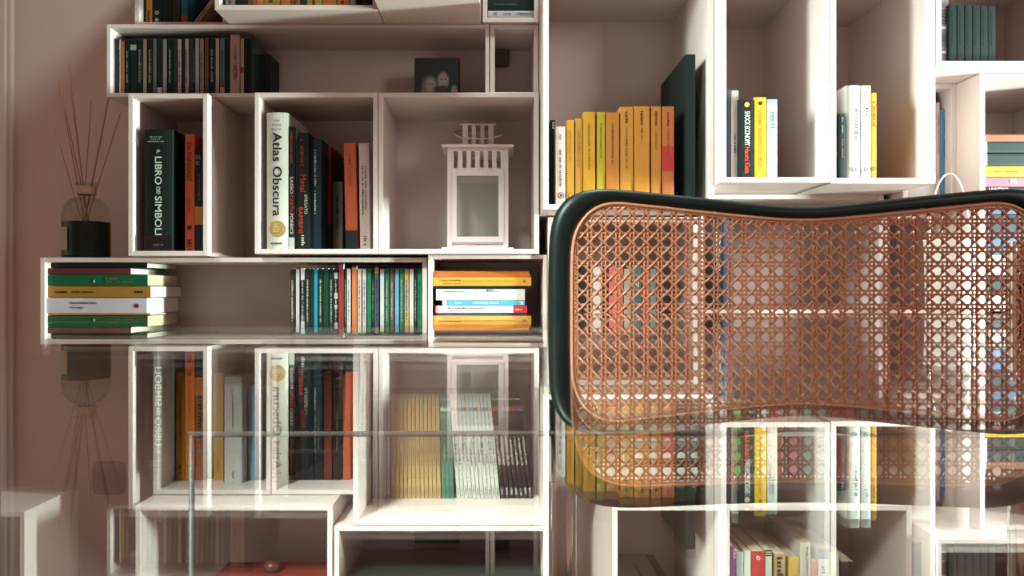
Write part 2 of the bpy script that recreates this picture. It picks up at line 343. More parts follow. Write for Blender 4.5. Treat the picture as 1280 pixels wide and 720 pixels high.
# its raised orange front cover
e = [o for o in COL.objects if o.get('label', '').startswith('yellow paperback topmost')][0]
MB().poly([(.0094, -.001, .001), (.0094, -.001, .199), (.0215, .02, .195), (.0215, .02, .005), (.0082, 0, .001), (.0082, 0, .199), (.0200, .022, .195), (.0200, .022, .005),
           (.0125, .14, .199), (.0125, .14, .001)], [(0, 1, 2, 3), (4, 5, 6, 7), (0, 3, 7, 4), (1, 2, 6, 5), (2, 3, 9, 8)]).build('raised_cover', cm((206, 112, 52)), e)

# B1
book(180.5, 162, 216, 0, 1.618, .185, BLACK, 'thick black book with white lettering down its spine', None, 'B1', hard=True, round_=.12,
     bands=[(.87, .998, (58, 34, 46))], texts=[('IL', .17, .2, .02, .12, (222, 226, 220)), ('LIBRO', .225, .455, .02, .24, (226, 230, 224)), ('DEI', .475, .53, .02, .13, (222, 226, 220)), ('SIMBOLI', .55, .87, .02, .24, (226, 230, 224))],
     lines=[])
e = COL.objects[-1]
bk = [o for o in COL.objects if o.get('label', '').startswith('thick black book with white')][0]
for j, L in enumerate((.024, .018, .033)):
    marks(bk, -.003, .2240-.0045*j, L, .0022, (190, 190, 180), -.0065, 'flat')
marks(bk, .002, .012, .021, .004, (120, 96, 100), -.0062, 'flat')
book(231, 168, 243, 0, 1.62, .16, (206, 84, 54), 'orange book with dark lettering right of the thick black book', None, 'B1',
     texts=[('De FORECAST', .07, .4, 0, .42, (110, 44, 34)), ('MH', .9, .99, 0, .5, (110, 44, 34))], disc=[(.8, 0, .24, (30, 34, 32))], lines=[(.48, .68, 0, .25, (160, 60, 40))])
book(243.4, 187, 253.2, 0, 1.621, .12, (28, 48, 44), 'dark book with an orange band beside the orange book', None, 'B1', bands=[(.56, .74, (204, 124, 56))], texts=[('WAR', .05, .1, -.1, .7, (150, 150, 140), 'flat'), ('NO', .11, .155, -.1, .5, (150, 150, 140), 'flat')], lines=[(.25, .5, .1, .3, (150, 80, 50))])
# B2
book(333.5, 141, 360, 0, 1.618, .185, (232, 226, 212), 'thick white atlas with black lettering and a gold seal', None, 'B2', hard=True, round_=.16, pages=paper_w,
     texts=[('Atlas Obscura', .145, .76, .02, .44, (38, 40, 38))], disc=[(.853, .02, .39, (196, 150, 84)), (.853, .02, .30, (210, 168, 104)), (.853, .02, .26, (196, 150, 84))])
bk = [o for o in COL.objects if o.get('label', '').startswith('thick white atlas')][0]
for j, t_ in enumerate(('FOER', 'THURAS', 'MORTON')):
    put_text(t_, bk, 0, .2515-.0085*j, (.0125, .019, .019)[j], .0036, (90, 90, 84), -.0078, 'flat')
for j, L in enumerate((.008, .012, .014, .011)): marks(bk, 0, .0475-.0045*j, L, .0024, (236, 214, 170), -.0090, 'flat')
MB().box(-.0115, .0115, -.0072, -.005, .0095, .0125, .001).build('publisher_bar', cm((120, 104, 96)), bk)
book(361.2, 158, 368, 0, 1.62, .17, (26, 32, 32), 'thin black book with red and white lettering right of the white atlas', None, 'B2', bands=[(.905, .999, (214, 212, 206))],
     texts=[('SASSO', .41, .55, 0, .55, (226, 220, 214)), ('CARTA', .56, .7, 0, .55, (206, 66, 70)), ('FORBICE', .71, .88, 0, .55, (226, 200, 196))], lines=[(.04, .3, 0, .35, (200, 66, 70))])
book(368.4, 160, 371.6, 0, 1.63, .16, (150, 136, 124), 'very thin grey-brown book between two black ones', None, 'B2')
book(372, 166, 386, 0, 1.622, .17, (22, 30, 30), 'black book with red gothic title on its spine', None, 'B2',
     texts=[('Metal', .36, .51, 0, .5, (190, 56, 48)), ('SPIEGATO', .53, .7, .25, .28, (206, 200, 190)), ('BAMBINI', .64, .86, -.2, .38, (196, 60, 52))], lines=[(.06, .28, -.05, .35, (150, 50, 44)), (.88, .97, 0, .3, (210, 206, 196))])
book(386.4, 174, 402, 0, 1.64, .15, (28, 62, 78), 'navy blue book with small white print', None, 'B2', lines=[(.1, .42, 0, .16, (200, 206, 206)), (.46, .68, 0, .16, (200, 206, 206))])
book(402.4, 183, 414, 0, 1.70, .11, (128, 48, 38), 'dark red book in the shadow right of the navy one', None, 'B2', bands=[(.74, .999, (30, 48, 44))])
book(414.4, 197, 429, 0, 1.74, .08, (24, 44, 40), 'short black book at the back beside the dark red one', None, 'B2')
book(415.6, 227, 428.4, 0, 1.70, .035, (100, 92, 86), 'short grey book in the middle of the shadow', None, 'B2', lines=[(.2, .7, 0, .3, (70, 62, 58))])
book(432.4, 179, 447.6, 0, 1.64, .14, (206, 92, 56), 'orange book leaning left with a dark foot', None, 'B2', bands=[(.82, .999, (26, 46, 42))], lines=[(.1, .22, 0, .2, (120, 50, 36)), (.24, .4, 0, .14, (160, 70, 50))], lean=-3)
book(450.2, 179, 463.2, 0, 1.635, .14, (206, 178, 172), 'pale pink book with dark print right of the orange one', None, 'B2', lines=[(.22, .62, .15, .2, (100, 76, 74)), (.22, .68, -.15, .2, (100, 76, 74)), (.86, .97, 0, .3, (110, 90, 88))], lean=-2)
book(463.8, 180, 466.8, 0, 1.66, .12, (198, 170, 166), 'very thin pink booklet against the right side panel', None, 'B2')

# T1 / L0 / T3
gt = 'books in the protruding top box'
tb = [(275, 281, (26, 50, 46), 'dark green'), (281.6, 293.6, (150, 136, 144), 'grey-lilac'), (294.4, 309.6, (40, 66, 56), 'wide dark green'), (310, 319.6, (150, 100, 78), 'brown'), (320, 328.6, (206, 126, 62), 'orange'), (329, 349.6, (170, 140, 64), 'wide olive-yellow'),
      (350.4, 363, (190, 118, 66), 'orange-brown'), (363.6, 375, (140, 98, 64), 'dull brown'), (376, 383, (48, 80, 84), 'blue-green'), (383.6, 402.4, (186, 152, 72), 'wide yellow-olive'), (403.4, 420, (210, 128, 62), 'first wide orange'), (421, 436.4, (204, 120, 60), 'second wide orange'),
      (437.2, 444.6, (168, 156, 150), 'grey'), (445.4, 465.6, (16, 48, 42), 'black')]
for i, (a, b, c, nm) in enumerate(tb):
    book(a, -104-(i*7) % 11, b, 0, 1.585, .16, c, '%s book, %s from the left in the protruding top box' % (nm, ORD[i]), gt, 'T1', lines=[(.86, .97, 0, .25, (90, 70, 50))] if i % 2 else ())
g0 = 'books in the top left box'
for i, (a, b, c, nm) in enumerate([(171.6, 181.8, (24, 48, 44), 'black'), (182.4, 190, (206, 128, 60), 'orange'), (190.6, 201.6, (26, 50, 48), 'black with white emblem'), (202, 214.6, (30, 54, 50), 'wide black'), (215.4, 225.4, (76, 72, 56), 'dark olive'), (226.4, 234.6, (44, 122, 150), 'blue with orange foot')]):
    book(a, -95, b, 0, 1.69, .14, c, '%s book, %s from the left in the top left box' % (nm, ORD[i]), g0, 'L0', bands=[(.9, .99, (190, 90, 60))] if 'foot' in nm else (),
         lines=[(.86, .97, 0, .5, (60, 60, 50))] if i in (1,) else (), disc=[(.88, 0, .22, (220, 220, 210)), (.88, 0, .1, (26, 50, 48)), (.95, 0, .2, (200, 200, 190))] if 'emblem' in nm else ())
book(241, -30, 246.6, 0, 1.69, .14, (196, 160, 140), 'pale book leaning right in the top left box', g0, 'L0', lean=46, lines=[(.7, .95, 0, .4, (60, 50, 46))])
book(249.6, -48, 258.6, 0, 1.69, .14, (28, 52, 48), 'dark book leaning right against the pale one in the top left box', g0, 'L0', lean=24) if False else None
book(610, 13.4, 671, 21, 1.66, .14, (206, 200, 206), 'white book lying in the small top box', 'books lying in the small top box', flat=True, pages=paper_w, lines=[(.12, .18, 0, .3, (60, 60, 70)), (.32, .5, 0, .3, (60, 60, 70)), (.56, .94, 0, .35, (60, 60, 70))])
book(609.6, -6, 671, 13, 1.66, .14, (20, 52, 48), 'thick dark green book lying on the white one in the small top box', 'books lying in the small top box', flat=True, lines=[(.15, .6, -.1, .12, (90, 100, 96))])
# C1
ga = 'paperbacks in the tall box behind the chair'
book(687.6, 150, 694, 0, 1.56, .12, BLACK, 'black book with a white letter at the left of the yellow paperbacks', ga, 'C1', texts=[('E', .025, .1, .2, .5, (226, 220, 210), 'flat')])
book(695, 158, 706.6, 0, 1.515, .13, (206, 186, 180), 'white paperback left of the yellow row', ga, 'C1', lines=[(.1, .18, 0, .2, (110, 90, 90)), (.3, .76, 0, .25, (90, 76, 76))], disc=[(.88, .05, .34, (90, 80, 78)), (.88, .05, .26, (196, 176, 170)), (.88, .05, .14, (90, 80, 78))])
ye = [(708, 717.4, 150, (216, 148, 48)), (719, 728.6, 148, (214, 150, 56)), (729.2, 744, 140, (222, 156, 44)), (746, 756.4, 140, (214, 178, 50)), (757.8, 774, 140.5, (214, 136, 54)), (775, 791.6, 133.5, (220, 148, 60)), (793, 812, 133, (216, 142, 54)), (813.8, 826.4, 133, (208, 130, 48)), (828, 842.6, 133, (196, 110, 54))]
for i, (a, b, y, c) in enumerate(ye):
    ex = [(.05, .19, 0, .2, (50, 44, 36))] if i > 4 else []
    ex += [(.12+.1*(i > 4), .5+.06*(i % 3)-.12*(i > 5), 0, .16, (120, 80, 40))]
    book(a, y, b, 0, 1.515+.002*(i % 2), .13, tuple(int(v*.88) for v in c), ('lime yellow paperback, the greenest of the yellow row' if i == 3 else 'orange paperback with a red square at the right end of the row' if i == 8 else '%s yellow paperback from the left above the chair rail' % ORD[i]), ga, 'C1',
         bands=[(.405, .655, (176, 44, 40))] if i == 8 else (), lines=ex, disc=[(.89, 0, .3, (130, 84, 40)), (.89, 0, .22, c)] if i < 5 else ())
book(857, 68, 869.5, 0, 1.51, .23, (14, 44, 38), 'very tall dark green album right of the yellow paperbacks', None, 'C1', hard=True)
# W1
gw = 'books in the bright box with the black lettered book'
book(909.6, 112, 913.6, 0, 1.475, .14, (70, 76, 96), 'very thin navy book at the left side panel of the bright box', gw, 'W1')
book(914, 113, 923.2, 0, 1.475, .14, (196, 190, 184), 'light grey book left of the black lettered book', gw, 'W1', lines=[(.5, .72, 0, .25, (80, 76, 74))])
book(923.8, 124, 942.4, 0, 1.465, .15, (20, 38, 36), 'black book with white and red lettering in the bright box', gw, 'W1', texts=[('SHOCK', .155, .33, .05, .36, (240, 240, 230)), ('ECONOMY', .345, .59, .05, .36, (240, 240, 230)), ('Naomi Klein', .61, .94, .05, .36, (226, 84, 50))], disc=[(.07, .03, .17, (222, 180, 90))])
book(943.2, 121.5, 958, 0, 1.465, .15, (222, 176, 42), 'yellow book with red edges right of the black lettered book', gw, 'W1', lines=[(.16, .9, 0, .16, (150, 120, 40))], disc=[(.075, 0, .15, (70, 60, 40))])
book(958.8, 124, 971.6, 0, 1.465, .15, (216, 214, 204), 'off-white book with blue stripes across its top', gw, 'W1', bands=[(.0, .008, (90, 150, 196)), (.018, .026, (90, 150, 196)), (.036, .044, (90, 150, 196))], lines=[(.14, .38, .1, .25, (70, 90, 100)), (.14, .56, -.2, .18, (120, 160, 190))])
gw2 = 'books in the bright box with two white books'
book(1045, 142, 1049, 0, 1.475, .12, (48, 66, 80), 'very thin navy book left of the wider navy one', gw2, 'W2')
book(1049.6, 142, 1057, 0, 1.465, .12, (44, 62, 76), 'navy book in front of the thick white ones', gw2, 'W2', lines=[(.06, .12, 0, .3, (180, 180, 170)), (.18, .3, 0, .3, (150, 150, 140)), (.4, .68, 0, .3, (170, 110, 80))])
book(1057.6, 107, 1075, 0, 1.47, .17, (224, 224, 216), 'thick white book, left one of the two with round emblems', gw2, 'W2', round_=.2, pages=paper_w, lines=[(.04, .15, .2, .14, (150, 150, 140)), (.25, .56, .2, .18, (40, 40, 40))], disc=[(.9, .12, .22, (170, 166, 158)), (.9, .12, .17, (214, 212, 204)), (.9, .12, .08, (120, 116, 110))])
book(1075.8, 107, 1088.6, 0, 1.47, .17, (222, 222, 214), 'thick white book, right one of the two with round emblems', gw2, 'W2', round_=.15, pages=paper_w, lines=[(.04, .14, .1, .2, (150, 150, 140)), (.24, .33, .1, .25, (40, 40, 40))], disc=[(.9, .1, .3, (150, 146, 138)), (.9, .1, .22, (214, 212, 204)), (.9, .1, .1, (110, 106, 100))])
book(1089.2, 116, 1095.8, 0, 1.47, .14, (226, 160, 44), 'narrow yellow-orange book right of the two thick white books', gw2, 'W2', lines=[(.1, .4, 0, .35, (60, 50, 36))], disc=[(.88, 0, .4, (150, 110, 60))])
# R1
gq = 'dark green volumes at the top right'
book(1172, -56, 1186, 0, 1.49, .18, (142, 130, 136), 'grey magazine file with white bands at the top right', None, 'R1', bands=[(.645, .665, (230, 230, 228)), (.865, .885, (230, 230, 228))], texts=[('UZZI', .5, .62, 0, .5, (90, 82, 90)), ('DANCE', .7, .82, 0, .55, (96, 88, 96))])
for i in range(6):
    a = 1186.6+i*9.8
    book(a, 5.5+i*.4, a+9.3, 0, 1.48, .15, (16+2*(i % 2), 52, 46), '%s dark green volume from the left at the top right' % ORD[i], gq, 'R1', lines=[(.1, .7, 0, .12, (60, 84, 78))])
# R3
book(1134, 110, 1170, 0, 1.60, .12, (214, 206, 206), 'white book mostly hidden behind the bright box', None, 'R3')
book(1170.6, 128, 1175, 0, 1.60, .12, (228, 196, 200), 'pale pink thin book left of the blue one', None, 'R3', lines=[(.1, .5, 0, .3, (130, 90, 100))])
book(1175.4, 137, 1186.4, 0, 1.60, .12, (104, 144, 176), 'blue book in the narrow recessed box', None, 'R3', lines=[(.1, .5, 0, .2, (60, 80, 100))])
# R2 stack
gs = 'books lying in the tall stack at the right edge'
st = [(1232, 168, 177, (150, 92, 66), 'copper brown', []), (1231, 177.4, 191, (26, 58, 62), 'upper dark teal', []), (1231, 192, 207, (24, 54, 56), 'lower dark teal', []), (1231, 207.6, 221, (224, 172, 40), 'yellow', [(.02, .3, 0, .2, (150, 110, 50))]),
      (1231, 221.6, 233.4, (206, 96, 116), 'pink', []), (1232, 234, 247, (28, 34, 34), 'black with white print', []), (1234, 247.6, 268, (60, 84, 116), 'slate blue', []), (1236, 268.6, 292, (40, 60, 80), 'thick navy', []), (1234, 292.6, 318, (66, 92, 126), 'thick blue', []),
      (1238, 318.6, 344, (196, 200, 206), 'pale grey', []), (1236, 344.6, 368, (50, 60, 70), 'charcoal', []), (1234, 368.6, 389, (206, 206, 200), 'white bottom', [])]
for a, y0, y1, c, nm, ln in st:
    book(a, y0, a+140, y1, 1.512, .17, c, '%s book in the tall stack at the right edge' % nm, gs, flat=True, lines=ln,
         bands=[(0, .02, (222, 222, 216))] if 'teal' in nm else (), texts=[('VIVA', .22, .28, .05, .5, (240, 220, 220))] if nm == 'pink' else [('UNIVERSO', .03, .2, .25, .4, (226, 226, 220))] if nm.startswith('black') else ())
# C2/C3/K behind the cane
gc = 'books seen through the left half of the cane'
for a, b, y, c, nm in [(696, 708, 326, (30, 50, 46), 'black left'), (708.6, 724, 332, (30, 52, 48), 'black middle'), (724.6, 740, 330, (34, 50, 46), 'black right'), (741, 751, 334, (206, 198, 196), 'white'), (752, 760, 334, (40, 54, 52), 'dark narrow'), (761, 779, 334, (226, 112, 108), 'salmon red'),
                        (780, 788, 336, (180, 170, 160), 'beige'), (788.6, 802, 332, (70, 112, 112), 'grey-teal'), (803, 812, 333, (206, 70, 56), 'bright red'), (812.6, 820, 336, (120, 140, 136), 'grey-green')]:
    book(a, y, b, 0, 1.64, .14, c, '%s book seen through the left half of the cane' % nm, gc, 'C2', texts=[('N', .3, .42, 0, .5, (220, 220, 210), 'flat')] if nm == 'grey-teal' else ())
gd = 'dark books seen through the cane left of its middle'
book(880, 250, 891, 0, 1.64, .16, (22, 42, 44), 'black tall book seen through the cane beside the white panel', gd, 'C3')
book(891.6, 249, 903.4, 0, 1.64, .16, (44, 62, 86), 'navy tall book with white lettering seen through the cane', gd, 'C3', texts=[('EROICA', .3, .75, 0, .5, (222, 222, 216))])
book(904, 251, 917, 0, 1.64, .16, (70, 96, 130), 'slate blue tall book seen through the cane', gd, 'C3')
gk = 'white books lying behind the lower cane'
for i, (y0, y1, c) in enumerate([(540, 551, (214, 210, 206)), (551.5, 562, (120, 130, 140)), (562.5, 573, (222, 220, 214)), (573.5, 584, (60, 66, 70)), (584.5, 594.5, (220, 218, 212))]):
    book(790+i, y0, 872, y1, 1.64, .15, c, '%s lying book from the top behind the lower cane' % ORD[i], gk, flat=True)
gm = 'upright books behind the lower right cane'
for i, (a, b, y, c, nm) in enumerate([(914, 926, 500, (120, 160, 84), 'green'), (927, 944, 505, (60, 80, 70), 'dark green'), (945, 958, 510, (210, 206, 200), 'white'), (959, 976, 506, (224, 104, 70), 'orange'), (977, 984, 512, (214, 206, 200), 'narrow white'), (985, 998, 508, (226, 150, 160), 'pink'),
                                       (999, 1040, 512, (150, 180, 170), 'wide pale green'), (1041, 1052, 509, (190, 60, 60), 'dark red'), (1053, 1072, 506, (214, 96, 90), 'wide red')]):
    book(a, y, b, 0, 1.64, .15, c, '%s book, %s from the left behind the lower right cane' % (nm, ORD[i]), gm, 'K2')
# N1, N2
gn = 'books behind the glass at the lower left'
book(220, 465, 230.6, 0, 1.733, .115, (216, 152, 52), 'narrow yellow book, leftmost behind the glass', gn, 'N1', lines=[(.3, .6, 0, .2, (120, 90, 40)), (.85, .95, 0, .25, (90, 70, 40))])
book(231.4, 465, 243.6, 0, 1.733, .115, (224, 150, 44), 'golden yellow book, second behind the glass', gn, 'N1', lines=[(.06, .4, 0, .2, (130, 96, 40))])
book(244.4, 465, 256, 0, 1.733, .115, (190, 120, 84), 'orange-brown book with large dark print behind the glass', gn, 'N1', lines=[(.12, .5, 0, .5, (80, 50, 36)), (.55, .62, 0, .3, (80, 50, 36))])
book(257, 470, 266, 0, 1.745, .10, (60, 76, 74), 'dark book between the brown and the yellow one behind the glass', gn, 'N1')
book(267, 466, 279, 0, 1.733, .115, (222, 158, 60), 'yellow book just left of the white one behind the glass', gn, 'N1', lines=[(.8, .92, 0, .25, (110, 84, 40))])
book(280.4, 471, 302.4, 0, 1.70, .15, (214, 208, 206), 'thick white book standing behind the glass', gn, 'N1', hard=True, lines=[(.16, .48, 0, .12, (70, 66, 66)), (.88, .95, 0, .1, (90, 86, 84))])
book(304, 490, 309, 0, 1.735, .11, (150, 84, 60), 'narrow rusty book right of the thick white one', gn, 'N1')
book(310, 482, 319, 0, 1.733, .115, (116, 166, 200), 'light blue book behind the glass', gn, 'N1', lines=[(.1, .8, 0, .3, (60, 90, 120))])
book(319.6, 486, 329, 0, 1.733, .115, (60, 70, 84), 'dark blue book behind the glass at the right side panel', gn, 'N1')
gn2 = 'dark books behind the glass'
for i, (a, b, y, c, nm) in enumerate([(349, 360, 462, (90, 66, 60), 'brown'), (361, 376, 458, (40, 40, 42), 'black'), (376.6, 392, 462, (30, 44, 48), 'blue-black'), (392.6, 404, 470, (40, 46, 44), 'charcoal'), (404.6, 415, 465, (110, 48, 40), 'maroon'), (415.6, 428, 474, (56, 48, 44), 'dark brown'), (428.6, 438, 468, (196, 92, 60), 'orange')]):
    book(a, y, b, 0, 1.735, .115, c, '%s book behind the glass, %s from the left among the dark ones' % (nm, ORD[i]), gn2, 'N2', lines=[(.3, .7, 0, .2, (120, 110, 100))] if i % 2 else ())

# magazines
def mags(n, xt0, xt1, xb0, xb1, col, nm, accent, textc):
    D_ = 1.733
    for i in range(n):
        wt = (xt1-xt0)/n
        a = xb0+(xb1-xb0)/n*i; top = xt0+wt*i
        o = book(a+.15, 492.5, a+(xb1-xb0)/n-.35, 0, D_, .115, col, '%s magazine, %s from the left among the %s ones' % (nm, ORD[i], nm), 'magazines in the glass-side box', 'E', name='magazine', cat='magazine',
                 lean=(top-a)*1.0, bands=[(.045, .056, (226, 220, 212)), (.13, .165, accent[i % len(accent)])], lines=[(.4, .68, 0, .5, textc), (.9, .97, 0, .5, textc)], pages=paper)
ac = [(196, 70, 90), (120, 150, 190), (220, 170, 80), (110, 160, 190), (190, 80, 110)]
mags(5, 463.5, 488.5, 463.5, 488.5, (146, 124, 140), 'mauve', ac, (226, 220, 224))
mags(12, 489, 549.4, 489, 551.4, (196, 158, 106), 'tan', [(206, 150, 60), (190, 80, 90), (216, 150, 90), (140, 150, 120)], (120, 90, 56))
mags(3, 549.8, 561.6, 552, 568, (84, 128, 108), 'green', [(214, 220, 206)], (40, 70, 60))
mags(11, 562, 613, 571, 625.4, (216, 210, 200), 'white', [(140, 60, 90), (190, 150, 90), (120, 130, 160)], (60, 50, 50))
mags(7, 613.6, 649, 626, 667, (62, 50, 46), 'dark brown', [(196, 90, 60), (170, 60, 80), (90, 120, 150), (200, 150, 60)], (214, 206, 196))

# J2
gj = 'books in the low bright box'
jb = [(905.8+7, 919.6, 683, (166, 90, 156), 'purple', dict(texts=[('E', .02, .1, .3, .5, (240, 230, 236), 'flat')])), (920.4, 929.4, 690, (206, 216, 210), 'pale teal-white', {}), (930, 938.6, 689, (224, 214, 196), 'cream', {}),
      (939.4, 956, 689, (198, 62, 56), 'red with a white round emblem', dict(disc=[(.06, 0, .15, (240, 230, 220)), (.06, 0, .08, (198, 62, 56))])), (957, 965, 688, (214, 210, 190), 'cream with a striped top', dict(bands=[(.0, .01, (60, 60, 50)), (.02, .03, (60, 60, 50)), (.04, .05, (60, 60, 50))])),
      (968, 982, 692, (196, 158, 112), 'tan', dict(lines=[(.03, .4, 0, .55, (60, 70, 80))])), (986, 999, 697, (226, 186, 84), 'yellow', {}), (1000, 1013, 678, (226, 216, 200), 'tall white', dict(lines=[(.03, .3, .2, .2, (120, 110, 100))])),
      (1014, 1021.6, 701, (206, 100, 90), 'narrow red', {}), (1023, 1036, 686, (214, 210, 200), 'white with a blue top', dict(bands=[(0, .09, (96, 128, 168))], lines=[(.15, .4, 0, .4, (90, 100, 110))])), (1036.8, 1049, 690, (226, 220, 206), 'pale', {}), (1052, 1068, 702, (84, 66, 58), 'dark brown', {})]
for i, (a, b, y, c, nm, kw) in enumerate(jb):
    book(a, y, b, 0, 1.50, .15 if 'tall' not in nm else .2, c, '%s book, %s from the left in the low bright box' % (nm, ORD[i]), gj, 'J2', **kw)
# J1 print box
zt = HC-(693-CY)*1.80/F
e = empty('framed_print', (X(806, 1.80)-.055, 1.53, BOX['J1']['z']), 'beige print lying face up on a brown box beside the chrome tube', 'print')
hh = zt-BOX['J1']['z']; xw = .075
MB().box(-.045, xw, 0, .27, 0, hh, .002).build('frame', cm((110, 84, 72)), e)
MB().box(-.04, xw-.02, .012, .258, hh-.001, hh+.0015).build('print', cm((206, 188, 160)), e)
MB().box(.02, .024, .10, .2, hh+.0015, hh+.002).build('printed_line', cm((130, 110, 90)), e)
# grey folder between J2 and J3
book(1142, 678, 1157.5, 853, 1.46, .2, (132, 142, 160), 'grey-blue folder standing between two low boxes', None, lines=[(.05, .9, .2, .1, (180, 186, 196))])
MB().tube([(X(p, 1.5), 1.5, Z(q, 1.5)) for p, q in ((1142, 656), (1150, 662), (1158, 669), (1166, 673), (1176, 673.5))], .006, 8, flat=.5, flataxis=(0, 0, 1)).build('grey_strap', cm((140, 142, 150)))
tag(bpy.data.objects['grey_strap'], 'grey curved strap over the folder at the lower right', 'strap')
# J3 content
MB().box(0, .085, 0, .12, 0, .2, .002).box(.004, .081, .116, .122, .2, .203).build('storage_tin', cm((150, 118, 104)), None, loc=(X(1192, 1.66), 1.66, BOX['J3']['z'])); tag(bpy.data.objects['storage_tin'], 'plain brown box inside the bottom right shelf box', 'box')

# G black case, D1 box with knob
zt = HC-(675.5-CY)*1.85/F
x0g, x1g = X(459, 1.85), X(676, 1.62)
e = empty('storage_case', ((x0g+x1g)/2, 1.60, BOX['G']['z']), 'large black case filling the low shelf box', 'case')
Wg = (x1g-x0g)/2; hg = zt-BOX['G']['z']
MB().box(-Wg, Wg, 0, .25, 0, hg-.02, .003).build('body', mat('black_case', (12, 26, 24), .6, .1, 80, .3), e)
MB().box(-Wg-.001, Wg+.001, -.002, .252, hg-.018, hg, .004).build('lid', mat('black_case', (24, 46, 42)), e)
e = empty('lidded_box', (X(332, 1.66), 1.66, BOX['D1']['z']), 'dark red lidded box with a round wooden knob', 'box')
zr = HC-(702-CY)*1.773/F-BOX['D1']['z']
xl, xr = X(262, 1.66)-X(332, 1.66), X(404, 1.66)-X(332, 1.66)
MB().box(xl+.003, xr-.003, .003, .11, 0, zr-.024, .002).build('body', cm((120, 44, 38)), e)
MB().box(xl, xr, 0, .113, zr-.023, zr, .003).build('lid', cm((140, 50, 40)), e)
pr = [(.004, zr), (.006, zr+.002), (.0165, zr+.004), (.018, zr+.011), (.0165, zr+.018), (.011, zr+.0225), (.004, zr+.024)]
MB().lathe(pr, 24, (0, .05)).build('knob', mat('dark_wood', (96, 50, 36), .35, .3, 60), e, True)

# ------------------------------------------------------------------ lantern
wp = mat('white_painted_metal', (216, 196, 196), .5, .03, 40, .1)
d = 1.665; k = d/F; zb = BOX['B3']['z']
e = empty('lantern', (X(597, d), d, zb), 'white slatted candle lantern with a glass door and ring handle', 'lantern')
xs = lambda p: (p-597)*k
zs = lambda p: (309-p)*k
Wd = .122
MB().box(xs(552), xs(642), -.006, Wd+.012, 0, zs(305.6), .001).build('base_plate', wp, e)
MB().box(xs(552), xs(642), -.008, Wd+.012, zs(180.8), zs(177.2), .001).build('roof_plate', wp, e)
MB().box(xs(574), xs(620), .032, .100, zs(148.6), zs(146.2), .001).build('top_plate', wp, e)
for (pa, pb) in ((559, 565.5), (629, 635.5)):
    for (ya, yb) in ((0, .009), (Wd-.009, Wd)):
        MB().box(xs(pa), xs(pb), ya, yb, zs(305.6), zs(180.8), .0006).build('corner_post', wp, e)
for (za, zb_) in ((305.6, 302.5), (300.8, 299), (208, 206), (185, 180.8)):
    for (ya, yb) in ((.0003, .0085), (Wd-.0085, Wd-.0003)):
        MB().box(xs(565.4), xs(629.1), ya, yb, zs(za), zs(zb_)).build('rail', wp, e)
for sxx in (560, 629.5):
    MB().box(xs(sxx), xs(sxx+5), .009, Wd-.009, zs(210), zs(181)).build('side_rail', wp, e)
sl = [567, 572.3, 578, 583, 588.6, 593.6, 599.6, 604.6, 610, 615, 620.6, 625.6]
ed = [565.4]+sl+[629.1]
for i in range(0, len(ed), 2):
    for (ya, yb) in ((.001, .006), (Wd-.006, Wd-.001)):
        MB().box(xs(ed[i]), xs(ed[i+1]), ya, yb, zs(206), zs(185)).build('slat', wp, e)
dr = MB().box(xs(564.5), xs(571), -.003, .003, zs(299), zs(208), .0005).box(xs(623), xs(630), -.003, .003, zs(299), zs(208), .0005).box(xs(571), xs(623), -.003, .003, zs(299), zs(292)).box(xs(571), xs(623), -.003, .003, zs(216), zs(208)).build('door', wp, e)
gm_ = mat('dusty_glass', (150, 156, 148), .15); gm_.node_tree.nodes['Principled BSDF'].inputs['Alpha'].default_value = .18
MB().box(xs(570.5), xs(623.5), -.0008, .0008, zs(292.5), zs(215.5)).build('pane', gm_, dr)
MB().box(xs(564.5), xs(630), Wd-.003, Wd+.003, zs(299), zs(292)).box(xs(564.5), xs(571), Wd-.003, Wd+.003, zs(292), zs(208)).box(xs(623), xs(630), Wd-.003, Wd+.003, zs(292), zs(208)).box(xs(571), xs(623), Wd-.003, Wd+.003, zs(216), zs(208)).build('rear_frame', wp, e)
ed = [577.5, 584, 589, 594.4, 600, 605, 610, 617]
for i in range(0, 8, 2):
    for (ya, yb) in ((.034, .039), (.094, .099)):
        MB().box(xs(ed[i]), xs(ed[i+1]), ya, yb, zs(177.2), zs(148.6)).build('crown_slat', wp, e)
ring = [(xs(597+31*math.cos(t)), .066+.045*math.sin(t), zs(155)+.020*math.sin(t)) for t in [2*math.pi*i/40 for i in range(40)]]
MB().tube(ring, .0016, 8, True, flataxis=(0, 0, 1)).build('ring_handle', wp, e, True)

